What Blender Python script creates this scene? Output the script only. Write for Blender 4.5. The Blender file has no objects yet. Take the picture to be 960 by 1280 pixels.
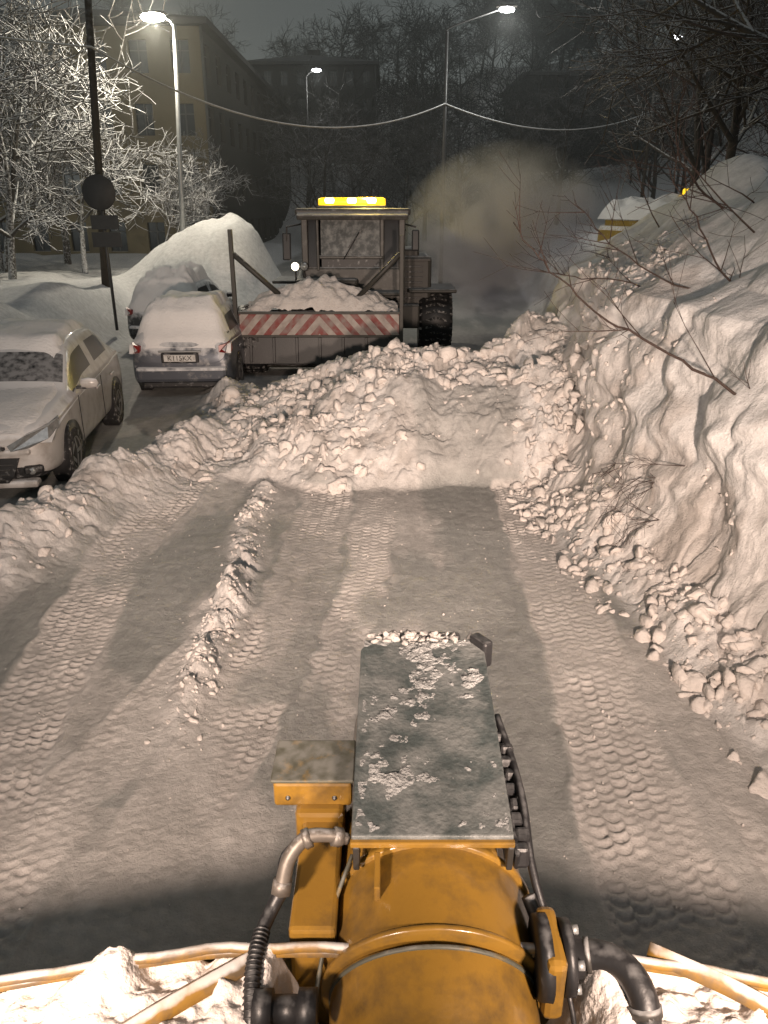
import bpy, bmesh, math, random
import numpy as np
from mathutils import Vector, Matrix
random.seed(7); rng=np.random.default_rng(11)
scene=bpy.context.scene
COL=scene.collection
# ---------------------------------------------------------------- noise
def _h(ix,iy,s):
    n=(ix.astype(np.int64)*374761393+iy.astype(np.int64)*668265263+s*1442695041)&0xffffffff
    n=((n^(n>>13))*1274126177)&0xffffffff
    n=(n^(n>>16))&0xffffffff
    return n/4294967295.0
def vn(x,y,s=0):
    x=np.asarray(x,float);y=np.asarray(y,float)
    ix=np.floor(x);iy=np.floor(y);fx=x-ix;fy=y-iy
    fx=fx*fx*fx*(fx*(fx*6-15)+10);fy=fy*fy*fy*(fy*(fy*6-15)+10)
    a=_h(ix,iy,s);b=_h(ix+1,iy,s);c=_h(ix,iy+1,s);d=_h(ix+1,iy+1,s)
    return (a*(1-fx)+b*fx)*(1-fy)+(c*(1-fx)+d*fx)*fy-0.5
def fbm(x,y,s=0,o=4):
    r=0;a=1
    for i in range(o):
        r=r+a*vn(x*2**i+i*17.3,y*2**i+i*9.1,s+i);a*=.5
    return r
def worley(x,y,s=0):
    x=np.asarray(x,float);y=np.asarray(y,float)
    ix=np.floor(x);iy=np.floor(y);best=np.full(x.shape,9.0);idv=np.zeros(x.shape)
    for dx in(-1,0,1):
        for dy in(-1,0,1):
            cx=ix+dx;cy=iy+dy
            px=cx+_h(cx,cy,s);py=cy+_h(cx,cy,s+77)
            d=np.hypot(px-x,py-y);m=d<best
            best=np.where(m,d,best);idv=np.where(m,_h(cx,cy,s+5),idv)
    return best,idv
def sst(a,b,x):
    t=np.clip((x-a)/(b-a),0,1);return t*t*(3-2*t)
# ---------------------------------------------------------------- materials
def newmat(name):
    m=bpy.data.materials.new(name);m.use_nodes=True
    nt=m.node_tree;b=nt.nodes['Principled BSDF'];return m,nt,b
def pmat(name,col,rough=.5,metal=0,var=.25,vscale=6,bump=.0,bscale=40,frost=0,frost_lo=.35,emis=None,estr=0,spec=.5,grime=None,grime_amt=.5,coat=0):
    m,nt,b=newmat(name);N=nt.nodes;L=nt.links
    b.inputs['Roughness'].default_value=rough;b.inputs['Metallic'].default_value=metal
    b.inputs['Specular IOR Level'].default_value=spec
    b.inputs['Coat Weight'].default_value=coat;b.inputs['Coat Roughness'].default_value=.15
    tc=N.new('ShaderNodeTexCoord')
    nz=N.new('ShaderNodeTexNoise');nz.inputs['Scale'].default_value=vscale;nz.inputs['Detail'].default_value=4
    L.new(tc.outputs['Object'],nz.inputs['Vector'])
    mx=N.new('ShaderNodeMix');mx.data_type='RGBA'
    mx.inputs[6].default_value=(*[c*(1-var) for c in col],1);mx.inputs[7].default_value=(*[min(1,c*(1+var)) for c in col],1)
    L.new(nz.outputs['Fac'],mx.inputs[0]);out=mx.outputs[2]
    if grime:
        n3=N.new('ShaderNodeTexNoise');n3.inputs['Scale'].default_value=vscale*1.7;n3.inputs['Detail'].default_value=7;n3.inputs['Roughness'].default_value=.65
        L.new(tc.outputs['Object'],n3.inputs['Vector'])
        r=N.new('ShaderNodeMapRange');r.inputs[1].default_value=.62-grime_amt*.25;r.inputs[2].default_value=.78-grime_amt*.2
        L.new(n3.outputs['Fac'],r.inputs[0])
        g=N.new('ShaderNodeMix');g.data_type='RGBA';L.new(r.outputs[0],g.inputs[0]);L.new(out,g.inputs[6]);g.inputs[7].default_value=(*grime,1);out=g.outputs[2]
    if frost>0:
        ge=N.new('ShaderNodeNewGeometry');sp=N.new('ShaderNodeSeparateXYZ');L.new(ge.outputs['Normal'],sp.inputs[0])
        n2=N.new('ShaderNodeTexNoise');n2.inputs['Scale'].default_value=vscale*2.3;n2.inputs['Detail'].default_value=4;L.new(tc.outputs['Object'],n2.inputs['Vector'])
        ad=N.new('ShaderNodeMath');ad.operation='MULTIPLY_ADD';L.new(n2.outputs['Fac'],ad.inputs[0]);ad.inputs[1].default_value=1.2;L.new(sp.outputs['Z'],ad.inputs[2])
        mr=N.new('ShaderNodeMapRange');mr.inputs[1].default_value=frost_lo+.6;mr.inputs[2].default_value=frost_lo+.95;mr.inputs[4].default_value=frost
        L.new(ad.outputs[0],mr.inputs[0])
        m2=N.new('ShaderNodeMix');m2.data_type='RGBA';L.new(mr.outputs[0],m2.inputs[0]);L.new(out,m2.inputs[6]);m2.inputs[7].default_value=(.70,.71,.72,1);out=m2.outputs[2]
        m3=N.new('ShaderNodeMapRange');m3.inputs[3].default_value=rough;m3.inputs[4].default_value=.85;L.new(mr.outputs[0],m3.inputs[0]);L.new(m3.outputs[0],b.inputs['Roughness'])
    L.new(out,b.inputs['Base Color'])
    if bump>0:
        nb=N.new('ShaderNodeTexNoise');nb.inputs['Scale'].default_value=bscale;nb.inputs['Detail'].default_value=5;L.new(tc.outputs['Object'],nb.inputs['Vector'])
        bp=N.new('ShaderNodeBump');bp.inputs['Strength'].default_value=bump;bp.inputs['Distance'].default_value=.02;L.new(nb.outputs['Fac'],bp.inputs['Height']);L.new(bp.outputs[0],b.inputs['Normal'])
    if emis:
        b.inputs['Emission Color'].default_value=(*emis,1);b.inputs['Emission Strength'].default_value=estr
    return m
def ground_mat():
    m,nt,b=newmat('snow_ground');N=nt.nodes;L=nt.links
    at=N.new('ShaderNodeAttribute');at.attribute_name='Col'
    tc=N.new('ShaderNodeTexCoord')
    n1=N.new('ShaderNodeTexNoise');n1.inputs['Scale'].default_value=9;n1.inputs['Detail'].default_value=7;n1.inputs['Roughness'].default_value=.65
    L.new(tc.outputs['Object'],n1.inputs['Vector'])
    mr=N.new('ShaderNodeMapRange');mr.inputs[1].default_value=.3;mr.inputs[2].default_value=.7;mr.inputs[3].default_value=.78;mr.inputs[4].default_value=1.12;L.new(n1.outputs['Fac'],mr.inputs[0])
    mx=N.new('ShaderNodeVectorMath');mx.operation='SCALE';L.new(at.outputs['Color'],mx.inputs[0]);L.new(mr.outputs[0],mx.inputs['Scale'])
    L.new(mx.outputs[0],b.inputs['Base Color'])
    ra=N.new('ShaderNodeMapRange');ra.inputs[1].default_value=.25;ra.inputs[2].default_value=.6;ra.inputs[3].default_value=.42;ra.inputs[4].default_value=.85
    L.new(at.outputs['Fac'],ra.inputs[0]);L.new(ra.outputs[0],b.inputs['Roughness'])
    b.inputs['Specular IOR Level'].default_value=.3
    n2=N.new('ShaderNodeTexNoise');n2.inputs['Scale'].default_value=30;n2.inputs['Detail'].default_value=7;n2.inputs['Roughness'].default_value=.72
    L.new(tc.outputs['Object'],n2.inputs['Vector'])
    bp=N.new('ShaderNodeBump');bp.inputs['Strength'].default_value=.75;bp.inputs['Distance'].default_value=.027
    L.new(n2.outputs['Fac'],bp.inputs['Height']);L.new(bp.outputs[0],b.inputs['Normal'])
    return m
M_ground=ground_mat()
M_snow=pmat('snow',(.76,.75,.74),.8,var=.06,vscale=5,bump=.6,bscale=30,spec=.3)
M_dsnow=pmat('dirty_snow',(.62,.58,.55),.85,var=.18,vscale=9,bump=.9,bscale=28,spec=.25)
M_bsnow=pmat('packed_blade_snow',(.56,.52,.49),.9,var=.25,vscale=7,bump=.7,bscale=40,spec=.2)
M_psnow=pmat('plate_snow',(.20,.205,.205),.9,var=.45,vscale=16,bump=.7,bscale=120,spec=.2)
M_yel=pmat('yellow_paint',(.205,.112,.018),.30,var=.28,vscale=3.5,bump=.05,bscale=60,grime=(.11,.065,.02),grime_amt=.6,coat=.45)
M_yeltop=pmat('yellow_paint_grimy',(.20,.12,.02),.55,var=.2,vscale=9,frost=.12,frost_lo=.8,grime=(.06,.06,.045),grime_amt=1.6)
M_blademetal=pmat('blade_paint_worn',(.22,.12,.02),.5,var=.3,vscale=6,frost=.6,frost_lo=.62,grime=(.10,.07,.04),grime_amt=.9)
M_blk=pmat('black_rubber',(.012,.012,.013),.45,var=.3,vscale=12,bump=.1,frost=.10,frost_lo=.8)
M_dark=pmat('dark_steel',(.035,.033,.03),.5,metal=.3,var=.3,vscale=8,frost=.35,frost_lo=.6)
M_dark2=pmat('dark_machine_paint',(.035,.033,.028),.55,var=.4,vscale=5,frost=.4,frost_lo=.62,bump=.1)
M_grey=pmat('galvanised_steel',(.30,.31,.31),.45,metal=.6,var=.2)
M_fit=pmat('fitting_metal',(.13,.115,.10),.5,metal=.5,var=.4,vscale=30,frost=.3,frost_lo=.7)
M_glass=pmat('dark_glass',(.02,.022,.025),.28,var=.3,vscale=6,frost=.35,frost_lo=.6,spec=.35)
M_bark=pmat('bark',(.045,.038,.032),.9,var=.4,vscale=8,frost=.6,frost_lo=.35)
M_bark_f=pmat('bark_snow_laden',(.06,.054,.048),.9,var=.3,vscale=8,frost=.85,frost_lo=-.12)
M_bark_d=pmat('bark_distant',(.022,.024,.022),.9,var=.4,vscale=3,frost=.15,frost_lo=.4)
M_twig=pmat('twig',(.045,.028,.022),.8,var=.4,vscale=14,frost=.3,frost_lo=.75)
M_lamp=pmat('lamp_glow',(1,1,1),.5,emis=(1,.93,.78),estr=60)
M_lamp2=pmat('lamp_glow_far',(1,1,1),.5,emis=(.95,.97,1),estr=9)
M_amber=pmat('amber_beacon',(.7,.42,.03),.3,emis=(1,.62,.02),estr=1.3,var=.3,vscale=9)
M_amberhot=pmat('amber_beacon_bulb',(1,.8,.3),.3,emis=(1,.85,.25),estr=16)
# ---------------------------------------------------------------- mesh helpers
def empty(name,loc=(0,0,0),rot=(0,0,0)):
    e=bpy.data.objects.new(name,None);COL.objects.link(e);e.location=loc;e.rotation_euler=rot;e.empty_display_size=.2;return e
def mkobj(name,verts,faces,mat,parent=None,smooth=True,loc=(0,0,0),rot=(0,0,0)):
    me=bpy.data.meshes.new(name);me.from_pydata([tuple(v) for v in verts],[],faces);me.update()
    mats=mat if isinstance(mat,(list,tuple)) else [mat]
    for m in mats: me.materials.append(m)
    if smooth: me.polygons.foreach_set('use_smooth',[True]*len(me.polygons))
    o=bpy.data.objects.new(name,me);COL.objects.link(o);o.location=loc;o.rotation_euler=rot
    if parent:o.parent=parent
    return o
def fast_mesh(name,V,F,mats,parent=None,smooth=True):
    me=bpy.data.meshes.new(name);V=np.ascontiguousarray(V,np.float32);F=np.ascontiguousarray(F,np.int32);k=F.shape[1]
    me.vertices.add(len(V));me.vertices.foreach_set('co',V.ravel())
    me.loops.add(F.size);me.loops.foreach_set('vertex_index',F.ravel())
    me.polygons.add(len(F));me.polygons.foreach_set('loop_start',np.arange(0,F.size,k,dtype=np.int32))
    me.update(calc_edges=True);me.validate()
    if smooth:me.polygons.foreach_set('use_smooth',np.ones(len(me.polygons),bool))
    for m in (mats if isinstance(mats,(list,tuple)) else [mats]):me.materials.append(m)
    o=bpy.data.objects.new(name,me);COL.objects.link(o)
    if parent:o.parent=parent
    return o
def grid_faces(n1,n2):
    g=np.arange(n1*n2).reshape(n1,n2);return np.stack([g[:-1,:-1],g[1:,:-1],g[1:,1:],g[:-1,1:]],-1).reshape(-1,4)
def box(name,parent,c,s,mat,rot=(0,0,0),bev=.01):
    x,y,z=[a/2 for a in s]
    v=[(-x,-y,-z),(x,-y,-z),(x,y,-z),(-x,y,-z),(-x,-y,z),(x,-y,z),(x,y,z),(-x,y,z)]
    f=[(0,3,2,1),(4,5,6,7),(0,1,5,4),(1,2,6,5),(2,3,7,6),(3,0,4,7)]
    o=mkobj(name,v,f,mat,parent,False,c,rot)
    if bev>0:
        b=o.modifiers.new('b','BEVEL');b.width=bev;b.segments=2
    return o
def tube_geo(V,F,pts,rad,sides=6,cap=True):
    n=len(pts);base=len(V);pts=[Vector(p) for p in pts]
    up=None
    for i,p in enumerate(pts):
        d=(pts[min(i+1,n-1)]-pts[max(i-1,0)])
        if d.length<1e-7:d=Vector((0,0,1))
        d.normalize()
        if up is None:
            up=Vector((0,0,1)) if abs(d.z)<.9 else Vector((1,0,0))
        a=d.cross(up)
        if a.length<1e-4:a=d.cross(Vector((1,.3,0)))
        a.normalize();bb=a.cross(d).normalized();up=bb
        r=rad[i] if hasattr(rad,'__len__') else rad
        for k in range(sides):
            t=2*math.pi*k/sides
            V.append(tuple(p+a*(math.cos(t)*r)+bb*(math.sin(t)*r)))
    for i in range(n-1):
        for k in range(sides):
            k2=(k+1)%sides
            F.append((base+i*sides+k,base+i*sides+k2,base+(i+1)*sides+k2,base+(i+1)*sides+k))
    if cap:
        F.append(tuple(base+k for k in range(sides))[::-1]);F.append(tuple(base+(n-1)*sides+k for k in range(sides)))
def smooth_path(pts,n=6):
    P=[Vector(p) for p in pts];out=[]
    P=[P[0]*2-P[1]]+P+[P[-1]*2-P[-2]]
    for i in range(1,len(P)-2):
        for k in range(n):
            t=k/n;a,b,c,d=P[i-1],P[i],P[i+1],P[i+2]
            out.append(.5*((2*b)+(c-a)*t+(2*a-5*b+4*c-d)*t*t+(3*b-a-3*c+d)*t**3))
    out.append(P[-2]);return out
def tube(name,parent,pts,rad,mat,sides=16,smooth=False,n=6):
    if smooth:
        if hasattr(rad,'__len__'):
            m=len(pts);q=[i/n for i in range((m-1)*n+1)];rad=list(np.interp(q,range(m),rad))
        pts=smooth_path(pts,n)
    V=[];F=[];tube_geo(V,F,pts,rad,sides)
    return mkobj(name,V,F,mat,parent,True)
def lathe(name,parent,prof,mat,loc,axis='x',seg=32):
    V=[];F=[];n=len(prof)
    for k in range(seg):
        t=2*math.pi*k/seg
        for a,r in prof:
            if axis=='x':V.append((a,r*math.cos(t),r*math.sin(t)))
            elif axis=='z':V.append((r*math.cos(t),r*math.sin(t),a))
            else:V.append((r*math.cos(t),a,r*math.sin(t)))
    for k in range(seg):
        k2=(k+1)%seg
        for i in range(n-1):F.append((k*n+i,k*n+i+1,k2*n+i+1,k2*n+i))
    return mkobj(name,V,F,mat,parent,True,loc)
# ---------------------------------------------------------------- terrain
def xb(Y):return np.interp(Y,[-60,0,3,5,6.5,8,10,12,18,30,60,200],[3.2,3.0,2.8,2.42,2.15,2.05,2.05,2.35,3.8,5.8,9,16])
def base_parts(X,Y):
    rb=X-xb(Y)-.30*fbm(X*.6+3,Y*.55,21,2)
    hf=np.interp(Y,[-60,0,5,7,9,12,16,25,60],[.9,.9,1.0,1.02,1.0,.92,.78,.6,.5])
    bank=(sst(-.05,.52,rb)*1.85+sst(.35,2.2,rb)*1.30)*hf
    bank=bank+sst(.5,1.5,rb)*(.42*fbm(X*.7,Y*.7,4,2))
    toe=sst(-.55,.05,rb)*.30
    right=bank+toe
    hp=np.interp(X,[-3.2,-2.2,-1.4,-.4,.5,1.5,2.4],[.2,.36,.60,.88,1.08,1.16,1.3])
    yf=8.15+.35*vn(X*1.3,X*0,31)+.15*vn(X*4,X*0,33)
    frac=np.clip((Y-yf)/(np.interp(X,[-2,0,2],[2.6,2.2,1.9])),0,1)
    up=1-(1-frac)**1.8
    up=up*sst(0,.10,frac)
    pile=hp*up*(1-sst(10.8,13.2,Y))*sst(-3.3,-2.3,X)*(1-sst(3,5,X))
    pile=pile*(1+.34*fbm(X*.9,Y*.9,41,3))
    xc=np.interp(Y,[-10,2,4.5,6.3,8.5,10.5,13,16],[-8,-5.2,-4.3,-3.5,-2.75,-2.2,-2.6,-3])+.15*vn(Y*.9,Y*0,51)
    bh=np.interp(Y,[-10,2,6,8,10.5,13,14.5],[.34,.34,.38,.42,.42,.2,0])*(1+.5*vn(Y*1.4,Y*0,53))
    d=X-xc
    berm=bh*np.exp(-np.where(d>0,(d/.52)**2,(d/.4)**2))
    wx=-1.32+.14*vn(Y*.7,Y*0,61)
    win=.10*np.exp(-((X-wx)/.13)**2)*sst(3.4,5.0,Y)*(1-sst(8.0,8.8,Y))*(1+1.2*vn(Y*2.3,Y*0,63))
    lbk=-(X+6.1+.5*vn(Y*.4,Y*0,71))
    left=sst(0,1.5,lbk)*(1.4+.45*fbm(X*.5,Y*.5,73,3))*np.interp(Y,[0,8,11.5,14,22,30,60],[0,0.2,1,1.1,.75,.5,.4])
    hx=np.where(X<-4.7,np.abs((X+4.7)/3.6),np.abs((X+4.7)/1.35))
    hill=2.75*np.exp(-np.where(X<-4.7,hx**1.9,hx**2.8)-np.abs((Y-25)/2.8)**2.5)*(1+.22*fbm(X*.8,Y*.8,81,4))
    farh=sst(65,130,Y)*20+sst(14,60,X)*6+sst(130,400,Y)*10
    return rb,right,pile,berm,win,left,hill,farh
def H(X,Y,full=False):
    X=np.asarray(X,float);Y=np.asarray(Y,float)
    rb,right,pile,berm,win,left,hill,farh=base_parts(X,Y)
    h=np.maximum(np.maximum(right,pile),berm)+.35*np.minimum(np.minimum(right,pile),.4)
    h=np.maximum(h,np.maximum(left,hill))+win+farh
    if not full:return h
    Rr=np.clip(pile*4,0,1)*(1-sst(.1,.5,rb))+np.clip(berm*4,0,1)+sst(-.55,-.2,rb)*(1-sst(.0,.3,rb))*.95+np.clip(win*9,0,1)
    Rr=np.clip(Rr,0,1)
    sm=np.exp(-(((X-.95)/1.0)**4)-(((Y-8.9)/.7)**4))
    Rr=Rr*(1-.5*sm)*(.6+.4*sst(-.25,.2,fbm(X*1.1,Y*1.1,99,3)))
    wx_=.25*fbm(X*4,Y*4,2,3);wy_=.25*fbm(X*4+9,Y*4,3,3)
    w1,i1=worley((X+wx_*.5)*1.9,(Y+wy_*.5)*1.9,101);w2,i2=worley((X+wx_*.3)*5.5,(Y+wy_*.3)*5.5,103);w3,i3=worley((X+wx_*.1)*14,(Y+wy_*.1)*14,105)
    h=h+Rr*((i1-.5)*.13+(.5-w1)*.18*(.3+i1)+(i2-.5)*.065+(.5-w2)*.10*(.2+i2)+(i3-.5)*.022+(.5-w3)*.035+.15*fbm(X*2.1,Y*2.1,107,5))
    h=h+.24*sm*np.clip(pile,0,.5)*(1+.9*fbm(X*3,Y*3,109,4))
    h=h+(1-Rr)*(.006*fbm(X*11,Y*11,111,3)+.02*fbm(X*1.2,Y*1.2,113,2))
    return h,Rr,rb,pile,berm,win,left,hill
def axis_pts(f0,f1,st,lo,hi,g):
    a=list(np.arange(f0,f1,st));s=st;x=a[-1];up=[]
    while x<hi:s*=g;x+=s;up.append(x)
    s=st;x=a[0];dn=[]
    while x>lo:s*=g;x-=s;dn.append(x)
    return np.array(dn[::-1]+a+up)
xs=axis_pts(-3.7,1.9,.0135,-420,1.9,1.045)
xs=np.concatenate([xs[xs<1.9],np.arange(1.9,3.3,.008),axis_pts(3.3,4.0,.0135,3.29,420,1.045)[1:]]);xs=np.unique(np.round(xs,5))
ys1=axis_pts(2.3,9.2,.0135,-60,9.1,1.08);ys1=ys1[ys1<9.2]
ys2=[ys1[-1]];s=.016
while ys2[-1]<600:
    s=s*1.012 if ys2[-1]<13 else s*1.04
    ys2.append(ys2[-1]+s)
ys=np.concatenate([ys1,ys2[1:]])
X,Y=np.meshgrid(xs,ys)
Z,Rr,rb,pile,berm,win,left,hill=H(X,Y,True)
# tyre tracks pressed in the packed snow
roadm=(1-sst(.02,.10,pile+berm*.8+win*.6))*(1-sst(-.62,-.35,rb))*(1-sst(8.2,8.8,Y))*sst(-4.4,-3.9,X+ (6.3-Y)*.4)
trk=np.zeros_like(Z);press=np.zeros_like(Z)
tracks=[((2.2,1.34),(4.4,1.42),(6.4,1.52),(9,1.58),.62,.074,1.0),
        ((2.2,-1.35),(3.3,-1.08),(4.9,-.74),(9,-.62),.58,.072,1.0),
        ((2.2,-2.0),(4,-2.28),(6.5,-2.45),(9,-2.2),.54,.072,.9),
        ((2.2,-1.9),(3.1,-1.75),(4.2,-1.45),(5.5,-1.1),.46,.074,.8),
        ((2.2,-.75),(4,-.42),(6,-.15),(9,-.05),.40,.074,.5),
        ((2.2,2.0),(3.3,2.05),(4,2.15),(5,2.2),.42,.076,.6)]
for k,(a,b_,c,d,w,p,am) in enumerate(tracks):
    xc=np.interp(Y,[a[0],b_[0],c[0],d[0]],[a[1],b_[1],c[1],d[1]])
    u=X-xc+.04*vn(Y*1.3,Y*0,200+k)
    cw=.092
    ci=np.floor(u/cw);cu=(u/cw-ci)*2-1
    ph=Y/p+.34*(1-cu**2)+.5*(ci%2)+1.1*vn(X*1.7,Y*1.7,210+k)+.3*vn(X*9,Y*9,215+k)
    wv=np.sin(2*math.pi*ph)
    lug=np.clip(wv*1.3+.25,-1,1)*(.30+1.2*np.clip(.5+fbm(X*5,Y*5,240+k,3),0,1))
    au=np.abs(u)+.08*vn(X*6,Y*6,220+k)
    inb=1-sst(w*.5-.04,w*.5+.03,au)
    wf=.45 if k==0 else .2
    wear=wf+(1-wf)*sst(-.22,.22,fbm(X*1.6,Y*.8,230+k,4))
    if k==5: inb=inb*(1-sst(3.6,4.6,Y))
    if k==3: inb=inb*(1-sst(4.4,5.6,Y))
    m=inb*am*wear*roadm
    rid=np.exp(-((au-w*.5-.02)/.022)**2)*am*wear*roadm
    trk=trk*(1-m*.8)+lug*m*.0082-(m*.014)+rid*.010
    press=np.maximum(press,m)
Z=Z+trk
Z=Z+roadm*(1-press)*(.005*vn(X*38,Y*1.1,301)+.010*fbm(X*9,Y*4,303,4))
# the cut bank face: sideways lumps and slight overhangs
facem=sst(-.1,.2,rb)*(1-sst(.9,1.6,rb))*(Y<30)
q1=Y+.35*fbm(Y*1.4,Z*1.4,1,3);q2=Z+.35*fbm(Y*1.4+7,Z*1.4,5,3)
wl,il=worley(q1*1.5,q2*2.0,403);wl2,il2=worley(q1*4.2,q2*4.6,409)
patch=sst(-.15,.2,fbm(Y*1.1+3,Z*1.3,413,3))
Xd=X-facem*(.22*fbm(Y*.9,Z*1.2,401,3)+.20*(.5-wl)+(.3+.7*patch)*(.055*(.5-wl2))+.035*fbm(Y*7,Z*7,415,4))
Yd=Y+facem*(.03*fbm(X*2+Z*2,Y*1.6,405,2))
Z=Z+facem*(.06*fbm(X*1.6,Y*1.6,407,2)+.03*(.5-wl))
def C(r,g,b):return np.array([r,g,b])
col=np.zeros(Z.shape+(3,));col[:]=C(.76,.755,.75)
def mixc(mask,c):
    global col
    mask=np.clip(mask,0,1)[...,None];col=col*(1-mask)+c*mask
dirt=fbm(X*1.6,Y*1.6,501,4)
mixc(Rr*(.75+.5*dirt),C(.61,.57,.54))
mixc(sst(.1,.5,Rr)*sst(.05,.4,fbm(X*4,Y*4,505,3))*.9,C(.43,.40,.375))
mixc(facem*patch*.5,C(.60,.565,.54))
mixc(facem*sst(.1,.4,fbm(Y*2.2,Z*2.2,507,4))*.6,C(.46,.42,.39))
lane=sst(-6.2,-5.6,X)*(1-sst(-.6,-.3,rb))*(1-np.clip(Rr*1.3,0,1))*(1-sst(.1,.5,left+hill))*(Y<70)
mixc(lane*.9,C(.49,.47,.45))
mixc(lane*sst(-.1,.35,fbm(X*2.7,Y*1.4,517,5))*.6,C(.36,.35,.335))
ice_shade=sst(-.02,.18,fbm(X*1.5+5,Y*.5,511,5)+.04-1.0*press+.34*np.exp(-((X+1.8)/.38)**2)*(Y<7.4)*(Y>3.2)+.38*np.exp(-((X-.72)/.34)**2)*(Y>3))  # random bare ice, plus two headlight shadow bands painted into the road colour
mixc(lane*ice_shade*.75,C(.28,.29,.28))
mixc(roadm*press*.95,C(.70,.66,.63))
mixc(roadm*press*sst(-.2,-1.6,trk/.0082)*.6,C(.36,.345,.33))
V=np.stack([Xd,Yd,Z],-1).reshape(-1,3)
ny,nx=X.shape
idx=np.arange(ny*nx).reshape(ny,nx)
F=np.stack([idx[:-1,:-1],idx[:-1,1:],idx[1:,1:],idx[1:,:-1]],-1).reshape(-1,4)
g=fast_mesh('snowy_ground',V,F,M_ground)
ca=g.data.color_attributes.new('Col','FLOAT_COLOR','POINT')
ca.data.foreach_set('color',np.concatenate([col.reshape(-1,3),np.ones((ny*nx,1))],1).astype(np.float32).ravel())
# ---------------------------------------------------------------- loose snow chunks
def ico(sub):
    bm=bmesh.new();bmesh.ops.create_icosphere(bm,subdivisions=sub,radius=1)
    v=np.array([x.co[:] for x in bm.verts]);f=np.array([[q.index for q in p.verts] for p in bm.faces]);bm.free();return v,f
def chunks(name,P,S,sub,mat,ang=.6):
    v,f=ico(sub);n=len(P);out=np.zeros((n,len(v),3))
    for i in range(n):
        a=rng.normal(size=(9,3));a/=np.linalg.norm(a,axis=1)[:,None]
        w=v.copy()
        for q in a:
            dd=w@q;lim=rng.uniform(.25,.75);w=w-np.clip(dd-lim,0,None)[:,None]*q*.95
        w*=1+rng.normal(0,.07,size=(len(v),1))
        w*=rng.uniform(.6,1.5,3)
        t=rng.uniform(0,6.28);R=np.array([[math.cos(t),-math.sin(t),0],[math.sin(t),math.cos(t),0],[0,0,1]])
        t2=rng.normal(0,ang);R2=np.array([[1,0,0],[0,math.cos(t2),-math.sin(t2)],[0,math.sin(t2),math.cos(t2)]])
        out[i]=w@R.T@R2.T*S[i]+P[i]
    FF=(f[None]+(np.arange(n)*len(v))[:,None,None]).reshape(-1,3)
    return fast_mesh(name,out.reshape(-1,3),FF,mat)
def scat(n,x0,x1,y0,y1,prob,smin,smax,pw=2.5,emb=-.25):
    x=rng.uniform(x0,x1,n);y=rng.uniform(y0,y1,n);h,R_,rb_,p_,b_,w_,l_,hl=H(x,y,True)
    k=rng.uniform(0,1,n)<prob(x,y,R_,rb_,p_,b_,w_)*np.clip(.25+1.8*(fbm(x*1.7,y*1.7,700,3)+.25),0,1)
    x,y,h=x[k],y[k],h[k];s=smin+(smax-smin)*rng.uniform(0,1,len(x))**pw
    return np.stack([x,y,h+s*emb],1),s
A=[]
A.append(scat(6500,-2.6,2.4,7.7,12,lambda x,y,R,rb,p,b,w:np.clip(p*2.5,0,.9)*np.where(np.abs(x-.9)<.9,np.where(np.abs(y-8.8)<.7,.25,1),1),.012,.13,4.0))
A.append(scat(5000,-5.2,-1.9,3.5,11,lambda x,y,R,rb,p,b,w:np.clip(b*2.6,0,.8),.010,.075,3.6))
A.append(scat(8000,1.3,3.3,2.3,9,lambda x,y,R,rb,p,b,w:sst(-.8,-.35,rb)*(1-sst(-.1,.1,rb))*.85,.010,.10,3.0))
A.append(scat(5500,-1.75,-.9,3.3,8.6,lambda x,y,R,rb,p,b,w:np.clip(w*9,0,.85),.006,.042,3))
A.append(scat(3600,-3,2,2.4,8.4,lambda x,y,R,rb,p,b,w:np.full(len(x),.45),.003,.014,3))
fm=(facem*patch*(Y>3)*(Y<11)*(X<3.5)).ravel();cand=np.nonzero(fm>.25)[0]
pick=rng.choice(cand,2200,replace=False);sf=.006+.055*rng.uniform(0,1,2200)**3.5
A.append((V[pick]+np.stack([sf*.2,sf*0,-sf*.1],1),sf))
P=np.concatenate([a[0] for a in A]);S=np.concatenate([a[1] for a in A])
big=S>.035
chunks('snow_chunks',P[big],S[big],2,M_dsnow)
chunks('snow_crumbs',P[~big],S[~big],1,M_dsnow)
# ---------------------------------------------------------------- trees
def grow(V,F,p,d,L,r,depth,maxd,spread,kids,up=.15,sides=5,wig=.25,minr=.004):
    n=5 if depth<2 else 3
    pts=[p.copy()];rad=[r];dd=d.copy()
    for i in range(n):
        dd=(dd+Vector((random.gauss(0,wig),random.gauss(0,wig),random.gauss(0,wig)+up))*.35).normalized()
        pts.append(pts[-1]+dd*(L/n));rad.append(max(minr,r*(1-.75*(i+1)/n)))
    tube_geo(V,F,pts,rad,max(3,sides-depth),False)
    if depth>=maxd:return
    K=kids[min(depth,len(kids)-1)]
    for k in range(K):
        t=random.uniform(.25 if depth else .3,1.0);i=min(n-1,int(t*n));q=pts[i].lerp(pts[i+1],t*n-i)
        base=(pts[i+1]-pts[i]).normalized()
        a=Vector((random.gauss(0,1),random.gauss(0,1),random.gauss(0,.6)));a=(a-base*a.dot(base)).normalized()
        nd=(base*(1-spread*.5)+a*spread).normalized()
        grow(V,F,q,nd,L*random.uniform(.42,.68),max(minr,rad[i]*.6),depth+1,maxd,spread,kids,up,sides,wig,minr)
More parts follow.
